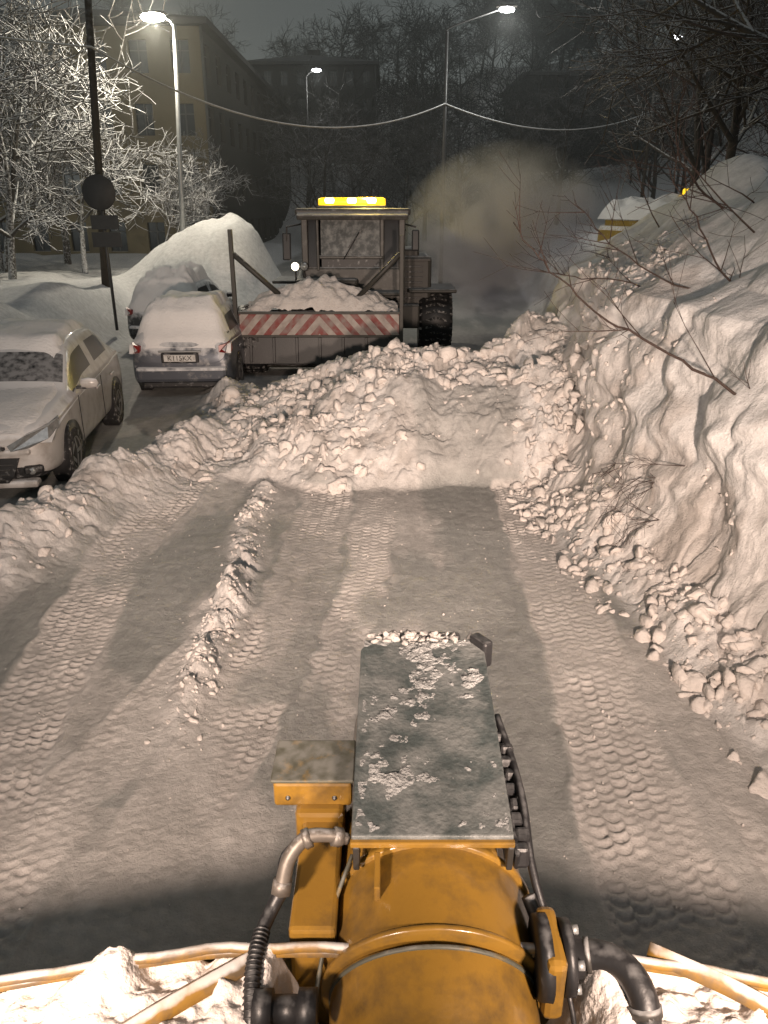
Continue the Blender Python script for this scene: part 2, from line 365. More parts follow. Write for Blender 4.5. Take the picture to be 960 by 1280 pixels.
def tree_mesh(seed,Ht=7,r=.13,maxd=4,kids=(9,6,5,4),spread=.85,minr=.007,mat=M_bark):
    random.seed(seed);V=[];F=[]
    grow(V,F,Vector((0,0,-.3)),Vector((random.gauss(0,.08),random.gauss(0,.08),1)).normalized(),Ht*.75,r,0,maxd,spread,kids,up=.12,sides=7,minr=minr)
    me=bpy.data.meshes.new('tree_%d'%seed);me.from_pydata(V,[],F);me.update();me.materials.append(mat)
    me.polygons.foreach_set('use_smooth',[True]*len(me.polygons));return me
def put_tree(me,x,y,sc=1,rot=0,z=None,name='bare_tree',lean=0):
    o=bpy.data.objects.new(name,me);COL.objects.link(o)
    zz=float(H(np.array([x]),np.array([y]))[0]) if z is None else z
    o.location=(x,y,zz);o.rotation_euler=(0,lean,rot);o.scale=(sc,)*3;return o
tf=[tree_mesh(s,6.5,.13,4,(9,7,5,3),.9,.013,M_bark_f) for s in (1,2,3)]
td=[tree_mesh(s,8,.15,4,(9,7,5,3),.85,.008,M_bark) for s in (11,12,13)]
ttd=[tree_mesh(s,9,.15,3,(12,8,6),.9,.02,M_bark_d) for s in (21,22,23)]
for (x,y,s,r,k) in [(-11.3,24,1.0,.3,0),(-10.9,29,.9,2,1),(-12.8,27,1.25,4,2),(-12.2,20.5,.85,5,1),(-15,31,1.3,1,0),(-17,26,1.3,2.2,1),(-13.5,34,1.3,5.2,0),(-14.5,23,1.1,3.7,2),(-9.3,42,.8,1.1,1),(-8.6,30.5,.62,4.4,2)]:
    put_tree(tf[k],x,y,s,r)
for (x,y,s,r,k) in [(6.4,12.5,.95,.5,0),(7.6,15,1.1,2.5,1),(8.3,11.3,.9,4,2),(9.5,17.5,1.1,1.2,0),(8.0,19.5,.95,3.3,2),(11.5,15,1.2,5,1),(12,21,1.2,2,0),(10.5,27,1.1,.3,2),(5.9,10.2,.55,1.9,1),(9.0,24,1.,4.2,1)]:
    put_tree(td[k],x,y,s,r)
for (x,y,s,r,k) in [(4.5,44,.75,0,1),(7.5,47,.9,1,1),(11,52,1,2,2),(1.5,58,1.0,3,2),(15,46,1.1,4,1),(20,55,1.2,5,2),(-2,62,1.1,.6,1),(6,66,1.2,1.4,2),(-4.5,60,1.2,2.6,2),(-6.5,66,1.3,3.6,1),(-1,54,.8,3.6,0),(3.5,70,1.4,3.6,0)]:
    put_tree(td[k],x,y,s,r)
random.seed(5);VV=[];FF=[]
for i in range(190):
    x=random.uniform(-70,90);y=random.uniform(70,125);z=float(H(np.array([x]),np.array([y]))[0])
    if -24<x<-9 and y<88:continue
    if 8<x<36 and 82<y<102:continue
    me=random.choice(ttd);s=random.uniform(.7,1.25);t=random.uniform(0,6.28)
    c=np.zeros(len(me.vertices)*3,np.float32);me.vertices.foreach_get('co',c);c=c.reshape(-1,3)
    R=np.array([[math.cos(t),-math.sin(t),0],[math.sin(t),math.cos(t),0],[0,0,1]])
    li=np.zeros(len(me.loops),np.int32);me.loops.foreach_get('vertex_index',li)
    b0=sum(len(q) for q in VV);VV.append(c@R.T*s+np.array([x,y,z]));FF.append(li.reshape(-1,4)+b0)
fast_mesh('distant_trees',np.concatenate(VV),np.concatenate(FF),M_bark_d)
random.seed(31);V=[];F=[]
def twig_path(pts,r0,r1,kids=8):
    pp=smooth_path([Vector(p) for p in pts],6);n=len(pp)
    pp=[p+Vector((random.gauss(0,.012),random.gauss(0,.012),random.gauss(0,.012))) for p in pp]
    tube_geo(V,F,pp,[r0+(r1-r0)*i/(n-1) for i in range(n)],6)
    for k in range(kids):
        i=random.randint(n//4,n-2);b=(pp[i+1]-pp[i]).normalized()
        a=Vector((random.gauss(0,1),random.gauss(0,1),random.gauss(.3,.8)));a=(a-b*a.dot(b)).normalized()
        grow(V,F,pp[i],(b*.8+a*.7).normalized(),random.uniform(.25,.75),.006,2,3,.6,(0,0,3),.1,5,.2,.002)
twig_path([(3.5,5.0,1.35),(2.95,5.3,1.55),(2.26,5.8,1.92),(1.77,6.13,2.18),(1.37,6.48,2.52),(1.06,6.7,2.88)],.015,.004,12)
twig_path([(3.5,7.2,2.2),(2.7,7.3,2.35),(2.1,7.5,2.7),(1.75,7.6,3.1)],.012,.003,9)
twig_path([(3.4,7.0,2.15),(2.9,6.8,2.5),(2.5,6.7,3.0),(2.3,6.8,3.35)],.011,.003,8)
twig_path([(3.9,8.6,2.8),(3.2,8.4,3.2),(2.9,8.4,3.7),(2.95,8.5,4.2)],.014,.004,12)
twig_path([(3.9,8.4,2.8),(3.9,8.2,3.4),(3.6,8.2,4.0)],.012,.004,10)
twig_path([(3.2,7.6,2.0),(2.5,8.0,2.3),(1.9,8.3,2.35),(1.6,8.4,2.6)],.010,.003,7)
for i in range(6):
    y=random.uniform(5.8,10.5);x=2.9+random.uniform(0,1.1);z=float(H(np.array([x]),np.array([y]))[0])
    grow(V,F,Vector((x,y,z-.1)),Vector((random.uniform(-.9,-.1),random.uniform(-.5,.2),random.uniform(.3,1))).normalized(),random.uniform(.7,1.5),.010,1,3,.7,(0,5,3),.08,6,.25,.0025)
mkobj('bare_shrub',V,F,M_twig)
random.seed(44);V=[];F=[]
for i in range(9):
    y=random.uniform(5.6,7.2);x=xb(y)+.12;z=.55+random.uniform(-.1,.5)
    grow(V,F,Vector((x+.15,y,z)),Vector((-1,random.uniform(-.6,.1),random.uniform(-.35,.1))).normalized(),random.uniform(.25,.55),.006,1,3,.5,(0,4,3),-.1,5,.3,.002)
mkobj('broken_twigs',V,F,M_twig)
# ---------------------------------------------------------------- buildings
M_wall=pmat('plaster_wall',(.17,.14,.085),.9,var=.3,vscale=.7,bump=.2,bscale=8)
M_wall_shade=pmat('plaster_wall_shaded',(.040,.037,.032),.9,var=.2,vscale=.7)  # same plaster, with the shade of the unlit side put into its colour
M_wall2=pmat('panel_wall_dark',(.035,.034,.033),.9,var=.3,vscale=.5,bump=.2,bscale=8)
M_frame=pmat('window_frame',(.08,.08,.077),.6)
M_win=pmat('window_glass',(.015,.018,.022),.2,var=.5,vscale=.8)
def facade(V,F,MI,o,du,W,Hh,cols,rows,nrm,wallm):
    o=Vector(o);du=Vector(du);n=Vector(nrm);up=Vector((0,0,1));cw=W/cols;ch=Hh/rows
    def quad(a,b,c,d,m):
        i=len(V);V.extend([tuple(a),tuple(b),tuple(c),tuple(d)]);F.append((i,i+1,i+2,i+3));MI.append(m)
    for r in range(rows):
        for c in range(cols):
            p=o+du*(c*cw)+up*(r*ch);a=cw*.28;b=cw*.72;lo=ch*.28;hi=ch*.8
            P=lambda x,z,dp=0:p+du*x+up*z-n*dp
            quad(P(0,0),P(cw,0),P(cw,lo),P(0,lo),wallm);quad(P(0,hi),P(cw,hi),P(cw,ch),P(0,ch),wallm)
            quad(P(0,lo),P(a,lo),P(a,hi),P(0,hi),wallm);quad(P(b,lo),P(cw,lo),P(cw,hi),P(b,hi),wallm)
            quad(P(a,lo),P(b,lo),P(b,lo,.2),P(a,lo,.2),3);quad(P(a,hi),P(b,hi),P(b,hi,.2),P(a,hi,.2),wallm)
            quad(P(a,lo),P(a,hi),P(a,hi,.2),P(a,lo,.2),wallm);quad(P(b,lo),P(b,hi),P(b,hi,.2),P(b,lo,.2),wallm)
            quad(P(a,lo,.2),P(b,lo,.2),P(b,hi,.2),P(a,hi,.2),1)
            m=(a+b)/2;quad(P(m-.04,lo,.16),P(m+.04,lo,.16),P(m+.04,hi,.16),P(m-.04,hi,.16),2)
            quad(P(a,hi-.5,.17),P(b,hi-.5,.17),P(b,hi-.44,.17),P(a,hi-.44,.17),2)
def building(x0,x1,y0,y1,h,cf,cs,rows,wm,ws,roofh=1.6,z0=0):
    e=empty('apartment_building',(0,0,0));V=[];F=[];MI=[]
    facade(V,F,MI,(x0,y0,z0),(1,0,0),x1-x0,h,cf,rows,(0,-1,0),0)
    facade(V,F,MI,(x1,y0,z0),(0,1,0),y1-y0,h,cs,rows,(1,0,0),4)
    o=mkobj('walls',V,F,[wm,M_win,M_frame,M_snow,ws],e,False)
    o.data.polygons.foreach_set('material_index',MI)
    mkobj('rear_walls',[(x0,y0,z0),(x0,y1,z0),(x1,y1,z0),(x0,y0,z0+h),(x0,y1,z0+h),(x1,y1,z0+h)],[(0,1,4,3),(1,2,5,4)],wm,e,False)
    c=.5;ym=(y0+y1)/2;xm=(x0+x1)/2
    zz=z0+h
    V=[(x0-c,y0-c,zz+.3),(x1+c,y0-c,zz+.3),(x1+c,y1+c,zz+.3),(x0-c,y1+c,zz+.3),(x0-c,y0-c,zz),(x1+c,y0-c,zz),(x1+c,y1+c,zz),(x0-c,y1+c,zz)]
    if (x1-x0)<(y1-y0): V+=[(xm,y0+4,zz+roofh),(xm,y1-4,zz+roofh)];R=[(0,1,8),(1,2,9,8),(2,3,9),(3,0,8,9)]
    else: V+=[(x0+4,ym,zz+roofh),(x1-4,ym,zz+roofh)];R=[(0,1,9,8),(1,2,9),(2,3,8,9),(3,0,8)]
    mkobj('roof',V,R+[(4,5,1,0),(5,6,2,1),(6,7,3,2),(7,4,0,3),(7,6,5,4)],M_roof,e,False)
    box('chimney',e,(xm,ym,zz+roofh+.3),(1.4,.9,1.6),wm,bev=.03)
    tube('drainpipe',e,[(x1+.1,y0-.12,z0),(x1+.1,y0-.12,zz)],.07,M_frame,8)
M_roof=pmat('roof_dark_snowy',(.05,.05,.05),.8,var=.3,vscale=.6,frost=.12,frost_lo=.5)
building(-24,-9.2,44,82,11.4,7,13,4,M_wall,M_wall_shade)
building(-15,-1.0,92,108,13,8,6,5,M_wall2,M_wall2,z0=4)
building(14,34,85,100,12,8,6,4,M_wall2,M_wall2,z0=3)
# ---------------------------------------------------------------- poles, lamps, cables, signs
def streetlamp(bx,by,bz,tx,tz,hx,hz,power,mat,scale=1,col=(1,.9,.72),pm=None,lz=1.0):
    e=empty('street_lamp',(0,0,0));pm=pm or M_grey
    tube('pole',e,[(bx,by,bz),((bx+tx)/2,by,(bz+tz)/2),(tx,by,tz)],[.09*scale,.07*scale,.05*scale],pm,12)
    s=1 if hx>tx else -1
    tube('arm',e,[(tx,by,tz-.1),(tx+s*.15,by,tz+.12),(hx,by,hz+.1)],.03*scale,pm,8,True)
    h=lathe('lamp_head',e,[(-.38,0),(-.36,.07),(-.1,.13),(.25,.12),(.36,.05),(.38,0)],M_dark,(hx,by,hz+.12),'x',16);h.scale=(scale,.9*scale,.55*scale)
    l=lathe('lens',e,[(-.26,0),(-.2,.08),(0,.12),(.2,.08),(.26,0)],mat,(hx,by-.03,hz+.03),'x',16);l.scale=(scale*lz,scale*lz,.8*scale*lz)
    if power:
        ld=bpy.data.lights.new('bulb','POINT');ld.energy=power;ld.color=col;ld.shadow_soft_size=.12
        lo=bpy.data.objects.new('bulb',ld);COL.objects.link(lo);lo.location=(hx,by-.2,hz-.3);lo.parent=e
    return e
streetlamp(-6.55,26,.5,-6.15,8.0,-6.75,8.15,1500,M_lamp,1.1,lz=1.3)
M_pd=pmat('lamp_pole_dark',(.06,.06,.06),.5,metal=.3,var=.2)
streetlamp(2.0,28,0,2.0,8.2,3.85,8.75,420,M_lamp2,.9,(.95,.95,.9),M_pd,1.1)
streetlamp(-5.2,58,0,-5.2,11.2,-4.5,11.5,150,M_lamp2,.9,(.95,.95,.9),M_pd,1.4)
streetlamp(17,48,2,17,11.2,15.9,11.6,0,M_lamp2,1,(.95,.95,.9),M_pd,1.4)
streetlamp(24.5,53,2,24.5,12.2,23.4,12.3,0,M_lamp2,1,(.95,.95,.9),M_pd,1.4)
M_wood=pmat('pole_wood',(.045,.038,.03),.9,var=.3,vscale=4,bump=.4,bscale=20,frost=.15)
def upole(bx,by,bz,tx,tz,arm=True,r=.1):
    e=empty('utility_pole');tube('post',e,[(bx,by,bz),(tx,by,tz)],[r*1.1,r*.8],M_wood,12)
    if arm: 
        box('crossarm',e,(tx,by-.1,tz-.5),(1.3,.09,.11),M_wood,bev=.01)
        for k in(-.5,.5):lathe('insulator_%d'%(k>0),e,[(0,0),(0,.04),(.06,.05),(.12,.03),(.15,0)],M_frame,(tx+k,by-.1,tz-.44),'z',10)
upole(-7.45,21,.3,-6.82,9.2)
upole(11.6,37,1,11.6,7.6,False,.08)
def cable(pts,r,mat):
    V=[];F=[];tube_geo(V,F,pts,r,6);return mkobj('overhead_cable',V,F,mat)
def sag(a,b,s,n=28):
    a=Vector(a);b=Vector(b);return [a.lerp(b,i/n)-Vector((0,0,4*s*(i/n)*(1-i/n))) for i in range(n+1)]
M_cable=pmat('snowy_cable',(.25,.24,.22),.8,var=.2,frost=.9,frost_lo=.0)
p1=(-6.95,20.85,6.55);p2=(1.98,27.9,6.15)
cable(sag((-17,17,8.6),p1,.5)+sag(p1,p2,1.15)[1:]+sag(p2,(11.6,37,6.9),.75)[1:]+sag((11.6,37,6.9),(26,42,8),.6)[1:],.026,M_cable)
e=empty('traffic_sign',(-6.35,18.4,0))
M_signback=pmat('sign_back',(.04,.04,.04),.6,metal=.3,var=.3)
tube('post',e,[(0,0,.3),(0,0,3.6)],.035,M_pd,10)
lathe('round_plate',e,[(-.012,0),(-.012,.36),(0,.375),(.012,.36),(.012,0)],M_signback,(0,-.05,3.32),'y',36)
box('lower_plate',e,(0.05,-.05,2.70),(.62,.02,.3),M_signback,bev=.004);box('lowest_plate',e,(0.05,-.05,2.33),(.66,.02,.32),M_signback,bev=.004)
for z in(3.3,2.65,2.3):box('bracket_%d'%int(z*10),e,(0,-.02,z),(.12,.05,.05),M_grey,bev=.004)
# ---------------------------------------------------------------- cars
M_tire=pmat('tyre',(.02,.02,.02),.85,var=.3,vscale=9,grime=(.4,.39,.38),grime_amt=.5)
M_rim=pmat('rim',(.4,.4,.4),.35,metal=.7,grime=(.4,.38,.36),grime_amt=.6)
M_tail=pmat('tail_lamp',(.20,.012,.01),.35,grime=(.3,.2,.19),grime_amt=.4)
M_head=pmat('head_lamp',(.30,.31,.31),.12,metal=.5,var=.6,vscale=18,coat=.6)
M_plate=pmat('number_plate',(.55,.55,.53),.5,var=.05,grime=(.35,.34,.32),grime_amt=.6)
M_ptxt=pmat('plate_lettering',(.02,.02,.02),.5)
M_trim=pmat('black_trim',(.015,.015,.016),.5,var=.2,grime=(.3,.3,.3),grime_amt=.2)
def wheel(parent,name,loc,r=.31,w=.2,side=1):
    e=lathe(name,parent,[(-w/2,r*.62),(-w/2,r*.93),(-w*.38,r),(w*.38,r),(w/2,r*.93),(w/2,r*.62)],M_tire,loc,'x',36)
    lathe('rim_'+name,parent,[(side*(w/2-.03),0),(side*(w/2-.02),r*.16),(side*(w/2-.06),r*.2),(side*(w/2-.05),r*.5),(side*(w/2),r*.6),(side*(w/2-.01),r*.66)],M_rim,loc,'x',30)
    for k in range(5):
        t=k*2*math.pi/5
        box('spoke_%d_%s'%(k,name),parent,(loc[0]+side*(w/2-.025),loc[1]+math.cos(t)*r*.36,loc[2]+math.sin(t)*r*.36),(.03,.05,r*.5),M_rim,(-t+math.pi/2,0,0),.006)
def car(name,loc,rotz,paint,Ssnow,seed,wagon=False,plate=None,front=False):
    e=empty(name,loc,(0,0,rotz))
    st=[(0,.3,.54,.62,.60,.58,.48),(.05,.22,.68,.75,.74,.70,.58),(.28,.19,.76,.84,.83,.79,.68),(.7,.19,.82,.91,.855,.82,.72),
        (1.12,.19,.86,.97,.86,.83,.74),(1.2,.19,.87,.995,.86,.83,.73),(1.82,.19,.90,1.39,.86,.83,.62),(1.92,.19,.905,1.43,.86,.83,.61),
        (2.42,.19,.92,1.49,.86,.83,.61),(2.50,.19,.92,1.49,.86,.83,.61),(3.1,.19,.95,1.48,.86,.83,.60),(3.2,.19,.955,1.47,.86,.83,.60)]
    if wagon: st+=[(3.65,.19,.98,1.40,.85,.82,.58),(3.74,.19,.99,1.36,.85,.82,.57),(4.0,.2,.99,1.06,.83,.79,.62),(4.06,.21,.97,1.01,.82,.78,.62),(4.15,.26,.80,.86,.78,.74,.62),(4.18,.32,.62,.66,.72,.68,.56)]
    else: st+=[(3.4,.19,.97,1.40,.85,.82,.58),(3.46,.19,.98,1.37,.85,.82,.58),(3.85,.2,.99,1.09,.84,.8,.66),(3.92,.2,.98,1.06,.83,.79,.66),(4.2,.26,.92,.98,.78,.74,.62),(4.25,.32,.62,.66,.72,.68,.56)]
    V=[];F=[];MI=[];n=0
    for (s,zb,be,to,w,wb,wt) in st:
        d=to-be
        half=[(w*.8,zb),(w*.97,zb+.08),(w,zb+.22),(w,(zb+be)/2+.08),(wb*1.005,be-.02),(wb,be+d*.06)]
        half+=[(wb+(wt-wb)*.15,be+d*.15),(wb+(wt-wb)*.8,be+d*.82),(wt,be+d*.93),(wt*.82,to),(wt*.4,to+.012)]
        ring=[(0,zb)]+half+[(0,to+.016)]+[(-a,b) for a,b in half[::-1]]
        n=len(ring);V+=[(a,s,b) for a,b in ring]
    NS=len(st)
    for i in range(NS-1):
        s0=(st[i][0]+st[i+1][0])/2
        for j in range(n):
            j2=(j+1)%n;F.append((i*n+j,i*n+j2,(i+1)*n+j2,(i+1)*n+j))
            jj=j if j<12 else n-1-j
            m=0
            if jj==7 and 1.25<s0<(3.7 if wagon else 3.4) and not 2.42<s0<2.5: m=1
            if jj in(9,10,11) and 1.2<=st[i][0]<1.8: m=1
            if jj in(9,10,11):
                if wagon and abs(st[i][0]-3.74)<.01:m=1
                if not wagon and abs(st[i][0]-3.46)<.01:m=1
            if jj in(0,1):m=2
            MI.append(m)
    F.append(tuple(range(n)));MI.append(0);F.append(tuple(range((NS-1)*n,NS*n))[::-1]);MI.append(0)
    o=mkobj('body',V,F,[paint,M_glass,M_trim],e);o.data.polygons.foreach_set('material_index',MI)
    bm=bmesh.new();bm.from_mesh(o.data);bmesh.ops.recalc_face_normals(bm,faces=bm.faces);bm.to_mesh(o.data);bm.free()
    ss=o.modifiers.new('s','SUBSURF');ss.levels=2;ss.render_levels=2
    for k,(x,y) in enumerate([(-.77,.8),(.77,.8),(-.77,3.3),(.77,3.3)]):
        sd=1 if x>0 else -1
        lathe('wheel_arch_%d'%k,e,[(-.10,.36),(.10,.365),(.10,0)] if sd>0 else [(.10,.36),(-.10,.365),(-.10,0)],M_trim,(x,y,.33),'x',32)
        wheel(e,'wheel_%d'%k,(x+sd*.012,y,.31),.31,.2,sd)
    for sd in(-1,1):
        m=lathe('door_mirror_%d'%(sd>0),e,[(-.11,0),(-.09,.06),(0,.075),(.09,.06),(.11,0)],paint,(sd*.97,1.42,1.0),'x',16);m.scale=(1,.6,.9)
        box('mirror_stalk_%d'%(sd>0),e,(sd*.87,1.42,.95),(.12,.05,.04),M_trim,bev=.008)
        for q,yy in enumerate((1.95,2.85)):box('door_handle_%d_%d'%(sd>0,q),e,(sd*.872,yy+.3,.78),(.03,.17,.03),paint,bev=.01)
        for q,yy in enumerate((1.25,2.46)):
            box('door_seam_%d_%d'%(sd>0,q),e,(sd*.866,yy,.58),(.008,.01,.62),M_trim,bev=0)
    Ls=st[-1][0]
    if front:
        for sd in(-1,1):
            V=[(sd*.42,.0,.64),(sd*.60,.03,.745),(sd*.80,.20,.80),(sd*.835,.42,.815),(sd*.845,.40,.74),(sd*.79,.14,.68),(sd*.62,.01,.62),(sd*.45,-.02,.60)]
            hl=mkobj('head_lamp_%d'%(sd>0),[(a,b-.035,c) for a,b,c in V]+[(a*.96,b+.12,c) for a,b,c in V],[tuple(range(8)),tuple(range(8,16))[::-1]]+[(i,(i+1)%8,8+(i+1)%8,8+i) for i in range(8)],M_head,e,False)
            b=hl.modifiers.new('b','BEVEL');b.width=.012;b.segments=2
            box('fog_bezel_%d'%(sd>0),e,(sd*.62,.02,.36),(.2,.1,.1),M_trim,(0,0,sd*.5),.03)
            lathe('fog_lamp_%d'%(sd>0),e,[(0,0),(-.01,.035),(.02,.04)],M_head,(sd*.62,-.04,.36),'y',16)
        V=[(-.5,-.03,.5),(.5,-.03,.5),(.42,-.03,.3),(.33,-.01,.2),(-.33,-.01,.2),(-.42,-.03,.3)]
        mkobj('lower_grille',V+[(a,.1,c) for a,b,c in V],[(0,1,2,3,4,5)[::-1]]+[(i,(i+1)%6,6+(i+1)%6,6+i) for i in range(6)],M_trim,e,False)
        for k in range(4):box('grille_bar_%d'%k,e,(0,-.04,.27+k*.055),(.66+.07*k,.012,.012),M_dark,bev=.003)
        box('upper_grille',e,(0,-.02,.61),(.74,.06,.035),M_trim,bev=.01)
        box('chrome_strip',e,(0,-.055,.64),(.7,.02,.012),M_grey,bev=.004)
        box('number_plate',e,(0,-.06,.42),(.52,.012,.112),M_plate,bev=.003)
        box('front_bumper',e,(0,.06,.56),(1.24,.16,.07),paint,bev=.03);box('front_splitter',e,(0,.06,.20),(1.3,.16,.08),paint,bev=.03)
    if plate:
        for sd in(-1,1):
            V=[(sd*.80,-.12,.98),(sd*.76,.0,.96),(sd*.66,.03,.93),(sd*.66,.04,.84),(sd*.74,.02,.82),(sd*.83,-.10,.82),(sd*.845,-.22,.85),(sd*.83,-.25,.94)]
            hl=mkobj('tail_lamp_%d'%(sd>0),[(a,Ls-.02+b,c) for a,b,c in V]+[(a*.95,Ls-.16+b,c) for a,b,c in V],[tuple(range(8)),tuple(range(8,16))[::-1]]+[(i,(i+1)%8,8+(i+1)%8,8+i) for i in range(8)],M_tail,e,False)
            b=hl.modifiers.new('b','BEVEL');b.width=.01;b.segments=2
            box('reflector_%d'%(sd>0),e,(sd*.6,Ls+.01,.4),(.16,.02,.05),M_tail,bev=.006)
        box('bumper',e,(0,Ls-.03,.46),(1.52,.16,.26),paint,bev=.06)
        box('bumper_lower',e,(0,Ls-.03,.29),(1.3,.14,.10),M_trim,bev=.03)
        box('plate_recess',e,(0,Ls+.012,.74),(.62,.05,.17),M_trim,bev=.02)
        box('number_plate',e,(0,Ls+.045,.74),(.52,.012,.112),M_plate,bev=.003)
        box('boot_trim',e,(0,Ls+.01,.845),(.7,.04,.03),M_grey,bev=.01)
        cu=bpy.data.curves.new('plate_text','FONT');cu.body=plate;cu.size=.115;cu.align_x='CENTER';cu.align_y='CENTER';cu.extrude=.002;cu.materials.append(M_ptxt)
        to=bpy.data.objects.new('plate_text',cu);COL.objects.link(to);to.parent=e;to.location=(0,Ls+.054,.738);to.rotation_euler=(math.pi/2,0,math.pi)
    ns,nw=110,56
    sv=np.linspace(.06,Ls-.05,ns);xv=np.linspace(-.84,.84,nw)
    SS,XX=np.meshgrid(sv,xv,indexing='ij')
    s_=[a[0] for a in st];be=np.interp(SS,s_,[a[2] for a in st]);to=np.interp(SS,s_,[a[3] for a in st]);wb=np.interp(SS,s_,[a[5] for a in st]);wt=np.interp(SS,s_,[a[6] for a in st])
    q=np.clip((np.abs(XX)-wt*.8)/(wb-wt*.8),0,1);hh=to+(be-to)*q**1.7
    roof=sst(1.7,2.0,SS)*(1-sst(3.3,3.75,SS));hood=sst(.15,.5,SS)*(1-sst(1.1,1.35,SS));tail=sst(3.7,3.95,SS)*(1-sst(Ls-.2,Ls-.05,SS))
    wind=sst(1.2,1.4,SS)*(1-sst(1.6,1.85,SS));rw=sst(3.3,3.5,SS)*(1-sst(3.75,3.95,SS))
    T=Ssnow[0]*roof+Ssnow[1]*hood+Ssnow[2]*tail*1+Ssnow[3]*wind+Ssnow[4]*rw
    edge=1-sst(.72,1.0,np.abs(XX)/np.where(roof>.4,wt*1.05,wb)+.12*fbm(SS*4,XX*4,seed+9,3))
    zz=hh-.035+(T+.035)*edge+.8*T*fbm(SS*2.2+seed,XX*2.2,seed,4)*edge
    o=fast_mesh('snow_cover',np.stack([XX,SS,zz],-1).reshape(-1,3),grid_faces(ns,nw),M_snow,e)
    return e
M_white=pmat('white_car_paint',(.46,.445,.43),.35,var=.08,vscale=3,coat=.4,grime=(.33,.31,.29),grime_amt=.6,frost=.8,frost_lo=.4)
M_silver=pmat('silver_car_paint',(.09,.10,.12),.35,metal=.4,var=.1,vscale=3,grime=(.25,.25,.25),grime_amt=.3,frost=.9,frost_lo=.15)
M_darkcar=pmat('dark_car_paint',(.035,.038,.04),.35,var=.1,vscale=3,frost=.9,frost_lo=.1,grime=(.3,.3,.3),grime_amt=.3)
car('parked_car',(-4.42,7.75,.0),math.radians(7),M_white,(.08,.025,.05,-.005,.03),3,False,None,True)
car('parked_car',(-3.62,16.9,-.06),math.radians(180+3),M_silver,(.15,.12,.03,.10,.10),13,True,'K115KX')
car('parked_car',(-4.85,21.6,-.05),math.radians(180-2),M_darkcar,(.26,.15,.16,.12,.2),23,True,'A402MT')
# ---------------------------------------------------------------- loader ahead
def stripes():
    m,nt,b=newmat('red_white_stripes');N=nt.nodes;L=nt.links
    tc=N.new('ShaderNodeTexCoord');sp=N.new('ShaderNodeSeparateXYZ');L.new(tc.outputs['Object'],sp.inputs[0])
    ab=N.new('ShaderNodeMath');ab.operation='ABSOLUTE';L.new(sp.outputs['X'],ab.inputs[0])
    ad=N.new('ShaderNodeMath');ad.operation='MULTIPLY_ADD';L.new(sp.outputs['Z'],ad.inputs[0]);ad.inputs[1].default_value=.9;L.new(ab.outputs[0],ad.inputs[2])
    ml=N.new('ShaderNodeMath');ml.operation='MULTIPLY';ml.inputs[1].default_value=3.4;L.new(ad.outputs[0],ml.inputs[0])
    fr=N.new('ShaderNodeMath');fr.operation='FRACT';L.new(ml.outputs[0],fr.inputs[0])
    gt=N.new('ShaderNodeMath');gt.operation='GREATER_THAN';gt.inputs[1].default_value=.5;L.new(fr.outputs[0],gt.inputs[0])
    mx=N.new('ShaderNodeMix');mx.data_type='RGBA';mx.inputs[6].default_value=(.36,.32,.29,1);mx.inputs[7].default_value=(.19,.032,.028,1);L.new(gt.outputs[0],mx.inputs[0])
    nz=N.new('ShaderNodeTexNoise');nz.inputs['Scale'].default_value=7;nz.inputs['Detail'].default_value=8;L.new(tc.outputs['Object'],nz.inputs['Vector'])
    mr=N.new('ShaderNodeMapRange');mr.inputs[1].default_value=.38;mr.inputs[2].default_value=.70;mr.inputs[4].default_value=.9;L.new(nz.outputs['Fac'],mr.inputs[0])
    m2=N.new('ShaderNodeMix');m2.data_type='RGBA';L.new(mr.outputs[0],m2.inputs[0]);L.new(mx.outputs[2],m2.inputs[6]);m2.inputs[7].default_value=(.22,.18,.165,1)
    L.new(m2.outputs[2],b.inputs['Base Color']);b.inputs['Roughness'].default_value=.6;return m
ld=empty('snow_loader',(-1.2,14.4,-.05))
M_cab=pmat('cab_paint',(.04,.038,.033),.5,var=.3,vscale=4,frost=.6,frost_lo=.5,grime=(.10,.095,.088),grime_amt=.45)
M_wind=pmat('windscreen',(.07,.075,.075),.3,var=.6,vscale=3.5,spec=.3,grime=(.22,.225,.22),grime_amt=.75)
box('striped_board',ld,(0,0,1.04),(2.96,.05,.38),stripes(),bev=.008)
box('board_top_rail',ld,(0,.02,1.25),(3.0,.09,.05),M_dark2,bev=.01);box('board_bottom_rail',ld,(0,.03,.83),(3.0,.09,.05),M_dark2,bev=.01)
for k,sx in enumerate((-1.55,1.52)):
    box('frame_post_%d'%k,ld,(sx,.05,1.5 if k==0 else 1.6),(.075,.09,2.4 if k==0 else 2.0),M_dark2,bev=.01)
    s=1 if sx>0 else -1
    tube('frame_brace_%d'%k,ld,[(sx-s*.03,.05,2.28),(s*.55,.5,1.32)],.05,M_dark2,8)
V=[];F=[];seg=12
for side in(-1.48,1.48):
    for i in range(seg+1):
        t=i/seg;a=math.radians(200*t-100);V.append((side,.75+.72*math.cos(a)*.9,.66+.55*math.sin(a)))
for i in range(seg):F.append((i,i+1,seg+2+i,seg+1+i))
o=mkobj('bucket_shell',V,F,M_dark2,ld);so=o.modifiers.new('s','SOLIDIFY');so.thickness=.04
for k,sx in enumerate((-1.5,1.5)):
    V=[(sx,.0,.83),(sx,.0,.3),(sx,.35,.1),(sx,1.1,.12),(sx,1.45,.6),(sx,1.2,1.2),(sx,.05,1.22)]
    o=mkobj('bucket_side_%d'%k,V,[tuple(range(7))],M_dark2,ld,False);so=o.modifiers.new('s','SOLIDIFY');so.thickness=.04
box('cutting_edge',ld,(0,.06,.55),(2.94,.05,.5),M_blk,(math.radians(-8),0,0),.01)
